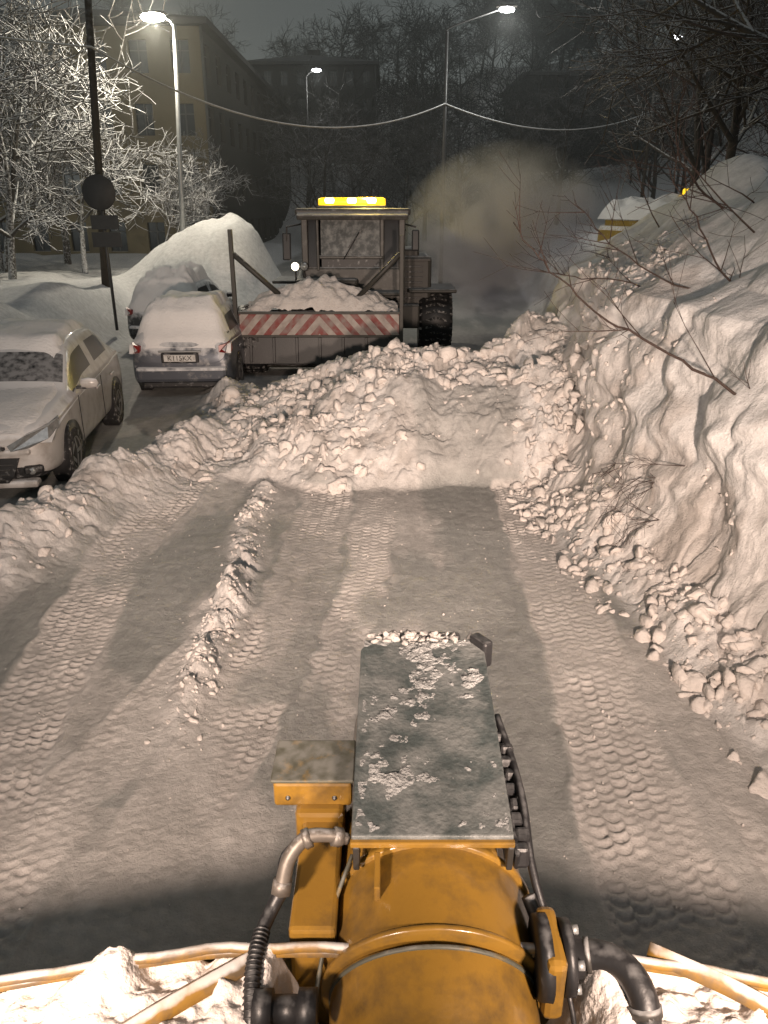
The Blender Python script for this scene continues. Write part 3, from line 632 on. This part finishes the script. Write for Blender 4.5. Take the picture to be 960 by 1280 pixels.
for k in range(7):box('stiffener_%d'%k,ld,(-1.3+k*.433,.02,.57),(.05,.05,.46),M_blk,(math.radians(-8),0,0),.008)
n1,n2=110,60;aa,bb=np.meshgrid(np.linspace(-1.46,1.46,n1),np.linspace(.04,1.3,n2),indexing='ij')
hz=1.2+.55*(1-(aa/1.5)**2*.9)*np.sin(np.clip((bb)/1.3,0,1)*math.pi)**.7*(1+.5*fbm(aa*1.5,bb*1.5,901,3))+(.5-worley(aa*4,bb*4,903)[0])*.10+.10*fbm(aa*5,bb*5,905,4)
fast_mesh('bucket_snow',np.stack([aa,bb,hz],-1).reshape(-1,3),grid_faces(n1,n2),M_dsnow,ld)
for k,sx in enumerate((-.55,.55)):
    tube('lift_arm_%d'%k,ld,[(sx,1.2,.9),(sx,1.9,1.5),(sx,2.6,1.75)],.09,M_dark2,8)
box('chassis',ld,(0,3.4,.95),(1.1,4.2,.5),M_dark2,bev=.04)
box('front_hood',ld,(.05,1.9,1.45),(1.25,.9,.55),M_dark2,bev=.06)
cx=.58;cy=2.6
box('cab_base',ld,(cx,cy,1.55),(2.1,1.5,.75),M_cab,bev=.04)
box('cab_roof',ld,(cx,cy,2.98),(2.3,1.75,.14),M_cab,bev=.05)
box('roof_visor',ld,(cx,cy-.93,2.90),(2.2,.16,.10),M_cab,(math.radians(20),0,0),.02)
for i,(px,py) in enumerate([(-.98,-.70),(.98,-.70),(-.98,.70),(.98,.70)]):
    box('cab_pillar_%d'%i,ld,(cx+px,cy+py,2.4),(.13,.11,1.1),M_cab,bev=.02)
box('windscreen_pillar',ld,(cx+.58,cy-.72,2.4),(.09,.08,1.1),M_cab,bev=.02)
box('windscreen_pillar_left',ld,(cx-.72,cy-.72,2.4),(.06,.08,1.1),M_cab,bev=.02)
box('windscreen_rail',ld,(cx-.05,cy-.74,2.12),(1.3,.06,.07),M_cab,bev=.02)
tl=math.radians(-9)
box('windscreen',ld,(cx-.05,cy-.66,2.50),(1.22,.02,.84),M_wind,(tl,0,0),bev=0)
box('side_pane_left',ld,(cx-.83,cy-.66,2.42),(.16,.02,1.0),M_glass,(tl,0,0),bev=0)
box('lower_panes',ld,(cx-.05,cy-.70,2.0),(1.2,.02,.17),M_trim,bev=0)
box('windscreen_side_pane',ld,(cx+.77,cy-.66,2.42),(.29,.02,1.0),M_glass,(tl,0,0),bev=0)
box('rear_glass',ld,(cx,cy+.70,2.42),(1.8,.02,1.0),M_glass,bev=0)
for s in(-1,1):box('side_glass_%d'%(s>0),ld,(cx+s*.98,cy,2.42),(.02,1.26,1.0),M_glass,bev=0)
tube('wiper',ld,[(cx-.2,cy-.78,2.08),(cx+.12,cy-.72,2.6)],.012,M_trim,6)
box('wiper_blade',ld,(cx+.05,cy-.72,2.5),(.5,.015,.02),M_trim,(0,-.9,0),0)
tube('mirror_arm',ld,[(cx-1.05,cy-.7,2.75),(cx-1.32,cy-.85,2.7),(cx-1.33,cy-.87,2.35)],.018,M_dark,6)
box('mirror',ld,(cx-1.33,cy-.87,2.33),(.17,.05,.52),M_blk,(math.radians(-8),0,0),bev=.03)
tube('mirror_arm_right',ld,[(cx+1.05,cy-.7,2.75),(cx+1.25,cy-.85,2.7)],.018,M_dark,6)
box('mirror_right',ld,(cx+1.25,cy-.87,2.45),(.15,.05,.4),M_blk,(math.radians(-8),0,0),bev=.03)
box('beacon_base',ld,(cx-.03,cy-.35,3.075),(1.40,.26,.05),M_dark,bev=.01)
lb=lathe('beacon_bar',ld,[(-.68,0),(-.68,.06),(-.62,.085),(.62,.085),(.68,.06),(.68,0)],M_amber,(cx-.03,cy-.35,3.165),'x',20)
for k in(-.45,0,.40):
    b=lathe('beacon_bulb_%d'%int(k*100+50),ld,[(-.10,0),(-.08,.05),(.08,.05),(.10,0)],M_amberhot,(cx-.03+k,cy-.42,3.19),'x',14)
l=bpy.data.lights.new('beacon_light','POINT');l.energy=150;l.color=(1,.72,.18);l.shadow_soft_size=.1
lo=bpy.data.objects.new('beacon_light',l);COL.objects.link(lo);lo.parent=ld;lo.location=(cx+.3,cy-.4,3.42)
M_wl=pmat('work_lamp_glow',(1,1,1),.4,emis=(1,.85,.6),estr=10)
for k,(x,z) in enumerate([(-.60,1.95),(-.42,1.95)]):
    lathe('lamp_housing_%d'%k,ld,[(.12,0),(.1,.07),(0,.09),(-.01,.085)],M_dark,(x,1.75,z),'y',20)
    lathe('lamp_lens_%d'%k,ld,[(0,.075),(-.02,.04),(-.025,0)],M_wl if k==0 else M_head,(x,1.74,z),'y',20)
    tube('lamp_stay_%d'%k,ld,[(x,1.8,z-.05),(x,1.8,1.6)],.02,M_dark,6)
def bigwheel(par,name,loc,r=.68,w=.5):
    lathe(name,par,[(-w*.42,r*.3),(-w*.5,r*.62),(-w*.5,r*.9),(-w*.4,r*.98),(w*.4,r*.98),(w*.5,r*.9),(w*.5,r*.62),(w*.42,r*.3),(w*.3,0)],M_blk,loc,'x',40)
    V=[];F=[]
    for i in range(26):
        t=i*2*math.pi/26
        for s in(-1,1):
            a=[(s*.02*1,r*.97,t),(s*w*.5,r*.9,t+.12),(s*w*.5,r*.9,t+.2),(s*.02,r*.97,t+.08)]
            b=len(V)
            for rr in (0,.035):
                for (x,ra,tt) in a:V.append((x,(ra+rr)*math.cos(tt),(ra+rr)*math.sin(tt)))
            F+= [(b+4,b+5,b+6,b+7),(b,b+1,b+5,b+4),(b+1,b+2,b+6,b+5),(b+2,b+3,b+7,b+6),(b+3,b,b+4,b+7)]
    mkobj(name+'_lugs',V,F,M_tire,par,False,loc)
for k,(x,y) in enumerate([(-1.36,.7),(1.25,1.9),(-1.05,4.6),(2.35,3.4)]):
    bigwheel(ld,'wheel_%d'%k,(x,y,.66),.66,.74 if k==3 else .5)
    if k in(1,2):box('mudguard_%d'%k,ld,(x,y,1.45),(.7,1.3,.07),M_dark2,bev=.03)
box('engine_housing',ld,(1.62,3.9,1.45),(1.25,1.7,1.25),M_dark2,bev=.08)
box('engine_housing_top',ld,(1.50,3.9,2.12),(.95,1.3,.2),M_dark2,bev=.05)
for k in range(7):box('vent_%d'%k,ld,(1.62,3.03,1.2+k*.11),(.85,.03,.035),M_trim,bev=.005)
box('housing_rail',ld,(1.62,3.02,2.0),(1.2,.05,.05),M_dark,bev=.01)
tube('exhaust_stack',ld,[(1.55,3.6,2.1),(1.55,3.6,2.55),(1.65,3.55,2.62)],.06,M_dark,12)
box('wheel_fender',ld,(2.25,3.3,1.38),(1.05,1.4,.08),M_dark2,bev=.03)
box('tank_step',ld,(1.75,2.75,.85),(.45,.4,.5),M_dark2,bev=.04)
box('side_step',ld,(1.0,2.0,.65),(.5,.5,.05),M_dark2,bev=.01);box('side_step_low',ld,(1.0,1.9,.4),(.5,.4,.05),M_dark2,bev=.01)
# ---------------------------------------------------------------- exhaust steam (real volume)
v,f=ico(3)
so=fast_mesh('exhaust_steam',v,f,bpy.data.materials.new('steam'),None)
so.location=(2.8,19.4,2.3);so.scale=(2.6,2.0,2.2);so.rotation_euler=(0,math.radians(-12),0)
mt=so.data.materials[0];mt.use_nodes=True;nt=mt.node_tree;nt.nodes.clear();N=nt.nodes;L=nt.links
out=N.new('ShaderNodeOutputMaterial');pv=N.new('ShaderNodeVolumeScatter');pv.inputs['Color'].default_value=(.88,.88,.78,1)
tc=N.new('ShaderNodeTexCoord');ln=N.new('ShaderNodeVectorMath');ln.operation='LENGTH';L.new(tc.outputs['Object'],ln.inputs[0])
nz=N.new('ShaderNodeTexNoise');nz.inputs['Scale'].default_value=2.1;nz.inputs['Detail'].default_value=5;nz.inputs['Distortion'].default_value=.8;L.new(tc.outputs['Object'],nz.inputs['Vector'])
f1=N.new('ShaderNodeMapRange');f1.inputs[1].default_value=1.0;f1.inputs[2].default_value=.1;L.new(ln.outputs['Value'],f1.inputs[0])
f2=N.new('ShaderNodeMapRange');f2.inputs[1].default_value=.38;f2.inputs[2].default_value=.66;L.new(nz.outputs['Fac'],f2.inputs[0])
mm=N.new('ShaderNodeMath');mm.operation='MULTIPLY';L.new(f1.outputs[0],mm.inputs[0]);L.new(f2.outputs[0],mm.inputs[1])
m2=N.new('ShaderNodeMath');m2.operation='MULTIPLY';m2.inputs[1].default_value=3.6;L.new(mm.outputs[0],m2.inputs[0]);L.new(m2.outputs[0],pv.inputs['Density']);L.new(pv.outputs[0],out.inputs['Volume'])
# thin night haze down the street (homogeneous volume)
hz_=box('night_haze',None,(0,95,17),(190,150,46),bpy.data.materials.new('haze'),bev=0)
mt=hz_.data.materials[0];mt.use_nodes=True;nt=mt.node_tree;nt.nodes.clear();N=nt.nodes;L=nt.links
out=N.new('ShaderNodeOutputMaterial');pv=N.new('ShaderNodeVolumeScatter');pv.inputs['Color'].default_value=(.93,.97,.95,1);pv.inputs['Density'].default_value=.0035;pv.inputs['Anisotropy'].default_value=.3;L.new(pv.outputs[0],out.inputs['Volume'])
# ---------------------------------------------------------------- yellow van behind right bank
vn_=empty('snow_covered_van',(7.7,22.5,1.0),(0,0,math.radians(12)))
M_vany=pmat('yellow_van_paint',(.30,.20,.03),.4,var=.1,frost=.95,frost_lo=.1)
box('van_body',vn_,(0,0,.95),(1.8,4.2,1.2),M_vany,bev=.15);box('van_cabin',vn_,(0,.3,1.6),(1.65,3.2,.5),M_vany,bev=.18)
n1,n2=40,60;aa,bb=np.meshgrid(np.linspace(-.9,.9,n1),np.linspace(-2.1,2.1,n2),indexing='ij')
hz=1.5+.45*sst(-1.6,-1.0,bb)+.28*(1-(aa/.9)**2)*(1+fbm(aa*2,bb*2,971,3))-.25*np.abs(aa/.9)**4
fast_mesh('snow_cover',np.stack([aa,bb,hz],-1).reshape(-1,3),grid_faces(n1,n2),M_snow,vn_)
box('van_windscreen',vn_,(0,-1.36,1.55),(1.4,.05,.45),M_glass,(math.radians(-20),0,0),.02)
for k,(x,y) in enumerate([(-.8,-1.4),(.8,-1.4),(-.8,1.4),(.8,1.4)]):wheel(vn_,'wheel_%d'%k,(x,y,.33),.33,.2,1 if x>0 else -1)
box('roof_beacon',vn_,(.35,-.9,2.36),(.75,.2,.24),M_amber,bev=.05)
# ---------------------------------------------------------------- the machine we ride on
G=empty('motor_grader',(0,0,0))
tube('gooseneck',G,[(.15,2.75,.86),(.15,2.2,.865),(.148,1.78,.855),(.145,1.56,.83)],[.28,.30,.32,.325],M_yel,64,True,10)
tube('gooseneck_elbow',G,[(.145,1.575,.832),(.145,1.47,.80),(.145,1.26,.68),(.145,1.10,.42),(.145,1.06,0.05)],[.305,.303,.303,.303,.303],M_yel,64,True,10)
def ring(name,c,axis,r,w,mat,seg=64):
    a=Vector(axis).normalized();c=Vector(c);V=[];F=[]
    tube_geo(V,F,[c-a*w/2,c-a*w/2*.6,c+a*w/2*.6,c+a*w/2],[r*.985,r,r,r*.985],seg);return mkobj(name,V,F,mat,G,True)
ring('weld_flange',(.148,1.82,.858),(0,-1,-.05),.333,.03,M_yel)
ring('sleeve_edge',(.145,1.57,.832),(0,-1,-.15),.333,.02,M_yel)
ring('elbow_seal',(.145,1.548,.826),(0,-1,-.2),.309,.014,M_yeltop)
ring('collar',(.145,1.36,.745),(0,-.85,-.55),.311,.04,M_yel)
box('rib',G,(-.02,1.70,1.14),(.018,.12,.09),M_yel,(math.radians(8),0,0),.004)
M_cover=pmat('frosted_cover_plate',(.045,.055,.055),.5,var=.45,vscale=4,bump=.35,bscale=50,grime=(.125,.132,.13),grime_amt=.85)
V=[(-.10,1.77,0),(.395,1.77,0),(.41,2.66,.09),(.36,2.75,.095),(-.05,2.75,.095),(-.095,2.68,.09)]
zt=1.235;V=[(x,y,z+zt) for x,y,z in V];n=6
o=mkobj('cover_plate',V+[(x,y,z-.035) for x,y,z in V],[tuple(range(n)),tuple(range(n,2*n))[::-1]]+[((i+1)%n,i,n+i,n+(i+1)%n) for i in range(n)],M_cover,G,False)
b=o.modifiers.new('b','BEVEL');b.width=.008;b.segments=3
n1,n2=240,420
aa,bb=np.meshgrid(np.linspace(0,1,n1),np.linspace(0,1,n2),indexing='ij')
xx=-.094+aa*.484+.012*bb;yy=1.775+bb*.965
m=.55*fbm(xx*6,yy*6,961,4)+.6*fbm(xx*28,yy*28,965,4)+.36*np.exp(-((xx-.06)/.11)**2-((yy-1.98)/.06)**2)+.5*np.exp(-((yy-2.74)/.06)**2)+.30*np.exp(-((yy-1.79)/.04)**2)+.25*np.exp(-((aa-0)/.05)**2)+.25*np.exp(-((aa-1)/.05)**2)+.22*np.exp(-((xx-.13)/.08)**2-((yy-2.4)/.25)**2)
th=np.clip(m-.17,0,.6)*.022*(1+.9*fbm(xx*60,yy*60,963,3))
ed=np.minimum(np.minimum(aa,1-aa)*14,np.minimum(bb,1-bb)*22).clip(0,1)
zz=zt+(yy-1.77)*.0985-.0018+th*ed
fast_mesh('cover_snow',np.stack([xx,yy,zz],-1).reshape(-1,3),grid_faces(n1,n2),M_psnow,G)
box('cover_front_lip',G,(.147,1.765,1.212),(.50,.02,.022),M_yel,bev=.005)
box('cover_side_right',G,(.385,2.22,1.20),(.02,.93,.10),M_dark,(math.radians(5.5),0,0),.005)
box('cover_side_left',G,(-.085,2.22,1.20),(.02,.93,.10),M_dark,(math.radians(5.5),0,0),.005)
box('box_frame',G,(.15,2.25,1.08),(.42,.9,.18),M_yel,(math.radians(5),0,0),.02)
# frozen snow on the far end of the cover
pp=[];sz=[]
for i in range(90):
    x=rng.normal(.14,.09);y=rng.normal(2.755,.015);x=min(max(x,-.05),.36);s=rng.uniform(.008,.028);pp.append((x,y,1.325+rng.uniform(0,.015)));sz.append(s)
M_end=pmat('frozen_snow_dirty',(.26,.25,.24),.9,var=.3,vscale=20,bump=.6,bscale=60)
o=chunks('cover_end_snow',np.array(pp),np.array(sz),2,M_end,.3);o.parent=G
box('end_bracket',G,(.15,2.775,1.29),(.34,.04,.10),M_blk,bev=.012)
box('end_bracket_right',G,(.40,2.71,1.30),(.05,.10,.12),M_blk,(0,0,.6),bev=.012)
for k in range(9):
    y=1.80+k*.058;z=1.10+k*.008
    box('link_%d'%k,G,(.425+.012*(k%2),y,z+.03),(.05,.045,.07),M_blk,(random.uniform(-.4,.4),0,0),.012)
box('link_bar',G,(.41,2.02,1.15),(.02,.5,.07),M_blk,(math.radians(5),0,0),.01)
tube('link_cable',G,[(.42,2.35,1.24),(.45,2.15,1.2),(.455,1.95,1.19),(.46,1.80,1.10),(.49,1.68,1.0)],.014,M_blk,10,True)
tube('side_rod',G,[(.44,1.72,1.05),(.47,1.66,.98),(.47,1.55,.9)],.022,M_dark,10,True)
box('valve_box',G,(-.245,2.16,1.13),(.27,.20,.10),M_yel,bev=.012)
box('valve_box_lid',G,(-.245,2.165,1.187),(.285,.215,.014),M_yeltop,bev=.005)
box('valve_support',G,(-.22,2.10,.86),(.17,.16,.46),M_yel,bev=.02)
box('left_side_plate',G,(-.21,1.85,.84),(.14,.5,.42),M_yel,bev=.015)
for k in range(2):lathe('box_bolt_%d'%k,G,[(0,0),(-.006,.0),(-.006,.007),(0,.009)],M_dark,(-.33+k*.16,2.058,1.12),'y',8)
tube('hose_fitting',G,[(-.11,1.79,1.205),(-.17,1.775,1.235),(-.235,1.765,1.235),(-.285,1.735,1.185),(-.305,1.70,1.115)],[.017,.020,.022,.022,.024],M_fit,16,True)
for k,(p,q,r) in enumerate([((-.13,1.785,1.215),(-.155,1.778,1.228),.029),((-.222,1.766,1.237),(-.242,1.762,1.230),.031),((-.303,1.705,1.13),(-.309,1.69,1.095),.032)]):
    tube('hose_nut_%d'%k,G,[p,q],r,M_fit,6)
tube('hydraulic_hose',G,[(-.307,1.695,1.10),(-.335,1.66,1.06),(-.355,1.60,1.045),(-.362,1.52,1.04),(-.36,1.44,1.02),(-.35,1.36,.97),(-.34,1.30,.85)],.0215,M_blk,16,True,10)
hp=smooth_path([(-.355,1.60,1.045),(-.362,1.52,1.04),(-.36,1.44,1.02),(-.35,1.36,.97),(-.34,1.30,.85)],12)
V=[];F=[]
for i in range(0,len(hp)-1,2):tube_geo(V,F,[hp[i],hp[i].lerp(hp[i+1],.55)],.0255,10)
mkobj('hose_guard_spiral',V,F,M_blk,G)
tube('thin_line',G,[(-.30,1.9,1.07),(-.33,1.86,1.05),(-.335,1.80,.98)],.009,M_blk,8,True)
lathe('lower_fitting_left',G,[(-.08,0),(-.08,.05),(-.03,.05),(-.03,.036),(.04,.036),(.04,.052),(.09,.052),(.09,0)],M_blk,(-.27,1.40,1.0),'x',20)
tube('green_line',G,[(-.10,1.83,1.10),(-.155,1.70,1.02),(-.19,1.56,.92),(-.205,1.46,.84)],.007,M_yeltop,8,True)
lathe('right_flange',G,[(-.07,0),(-.07,.11),(-.035,.115),(-.035,.085),(.0,.085),(.0,.10),(.03,.10),(.03,.06),(.06,.055),(.06,0)],M_blk,(.50,1.54,1.02),'x',28)
for k in range(5):
    t=k*1.256;lathe('flange_bolt_%d'%k,G,[(0,0),(0,.014),(.02,.014),(.02,0)],M_grey,(.53,1.54+.08*math.cos(t),1.02+.08*math.sin(t)),'x',6)
box('flange_block',G,(.47,1.54,1.0),(.06,.2,.22),M_yel,bev=.02)
tube('thick_hose',G,[(.54,1.54,1.02),(.60,1.53,1.04),(.66,1.49,1.05),(.695,1.43,1.03),(.70,1.37,.97),(.69,1.33,.8)],.040,M_blk,24,True,8)
for k,(p,q) in enumerate([((.57,1.537,1.03),(.585,1.535,1.033)),((.698,1.405,1.01),(.70,1.39,.99)),((.70,1.375,.975),(.70,1.37,.95))]):
    tube('hose_clamp_%d'%k,G,[p,q],.047,M_dark,24)
tube('thin_wire_right',G,[(.52,1.48,.95),(.53,1.42,.85),(.50,1.36,.6)],.008,M_blk,8,True)
nb=60;bx=np.linspace(-2.0,2.0,nb);V=[];F=[]
prof=[(.0,1.03),(.05,.98),(.12,.85),(.15,.65),(.14,.45),(.06,.28),(-.02,.2)]
def by_(x):return 1.56-.19*max(0,abs(x)-.45)**1.2
for x in bx:
    for (dy,z) in prof:V.append((x,by_(x)+dy,z))
m_=len(prof)
for i in range(nb-1):
    for j in range(m_-1):F.append((i*m_+j,(i+1)*m_+j,(i+1)*m_+j+1,i*m_+j+1))
o=mkobj('mouldboard',V,F,M_blademetal,G);s_=o.modifiers.new('s','SOLIDIFY');s_.thickness=.025
tube('blade_top_rail',G,[(x,by_(x)+.004*math.sin(x*23),1.028) for x in bx],.016,M_blademetal,6)
for k,(a,b_) in enumerate([((-.36,1.55,1.01),(-1.0,1.05,.985)),((.76,1.56,1.02),(1.25,1.22,.985))]):
    V=[];F=[];tube_geo(V,F,smooth_path([a,tuple((Vector(a)+Vector(b_))/2+Vector((0,.02,.015))),b_],8),.034,4);mkobj('blade_brace_%d'%k,V,F,M_blademetal,G)
n1,n2=480,160
aa,bb=np.meshgrid(np.linspace(-1.95,1.95,n1),np.linspace(0,1,n2),indexing='ij')
byv=1.56-.19*np.clip(np.abs(aa)-.45,0,None)**1.2
yy=.75+(byv+.03-.75)*bb
cl=sst(-.3,.2,fbm(aa*2.2,bb*0+3,955,5))
hz=.955+.04*bb+.06*fbm(aa*2.6,yy*3.4,951,5)+(.5-worley(aa*11,yy*11,953)[0])*.03+(.085*cl-.03)*sst(.8,.93,bb)+.03*fbm(aa*18,yy*18,957,4)
hz=hz-.12*sst(.98,1.0,bb)
keep=1-np.exp(-((aa-.145)/.40)**8)
hz=hz-.5*(1-keep)
fast_mesh('blade_snow',np.stack([aa,yy,hz],-1).reshape(-1,3),grid_faces(n1,n2),M_bsnow,G)
def spot(name,loc,target,energy,size,blend,col=(1,.765,.62),soft=.12):
    l=bpy.data.lights.new(name,'SPOT');l.energy=energy;l.spot_size=math.radians(size);l.spot_blend=blend;l.color=col;l.shadow_soft_size=soft
    o=bpy.data.objects.new(name,l);COL.objects.link(o);o.location=loc;o.parent=G
    o.rotation_euler=(Vector(target)-Vector(loc)).to_track_quat('-Z','Y').to_euler()
for k,x in enumerate((-1.12,1.12)):
    lathe('headlamp_housing_%d'%k,G,[(-.14,0),(-.12,.08),(0,.10),(.01,.09)],M_dark,(x,-.16,2.2),'y',20)
    spot('headlamp_high_%d'%k,(x,0,2.2),(x*.9,12,.8),2000,56,1.0)
    spot('headlamp_low_%d'%k,(x,0,2.2),(x*.9,5.4,.2),800,84,.9)
# ---------------------------------------------------------------- world, dim night glow, camera
w=bpy.data.worlds.new('World');scene.world=w;w.use_nodes=True;nt=w.node_tree;N=nt.nodes;L=nt.links
bg=N['Background'];sk=N.new('ShaderNodeTexSky');sk.sky_type='NISHITA';sk.sun_disc=False
sk.sun_elevation=math.radians(3);sk.sun_rotation=math.radians(200)
hs=N.new('ShaderNodeHueSaturation');hs.inputs['Saturation'].default_value=.08;L.new(sk.outputs[0],hs.inputs['Color'])
tn=N.new('ShaderNodeMix');tn.data_type='RGBA';tn.blend_type='MULTIPLY';tn.inputs[0].default_value=1;tn.inputs[7].default_value=(.90,1,.98,1);L.new(hs.outputs[0],tn.inputs[6])
L.new(tn.outputs[2],bg.inputs['Color']);bg.inputs['Strength'].default_value=.055
sl=bpy.data.lights.new('night_glow','SUN');sl.energy=.2;sl.angle=math.radians(35);sl.color=(.95,.98,1)
so_=bpy.data.objects.new('night_glow',sl);COL.objects.link(so_);so_.rotation_euler=(math.radians(38),0,math.radians(20))
cam=bpy.data.cameras.new('Camera');co=bpy.data.objects.new('Camera',cam);COL.objects.link(co)
co.location=(0,0,3);co.rotation_euler=(math.radians(90-21.8),0,0)
cam.sensor_fit='VERTICAL';cam.sensor_height=36;cam.lens=36*950/1280;cam.clip_start=.05;cam.clip_end=2000
scene.camera=co
scene.view_settings.view_transform='Standard';scene.view_settings.look='None';scene.view_settings.exposure=0
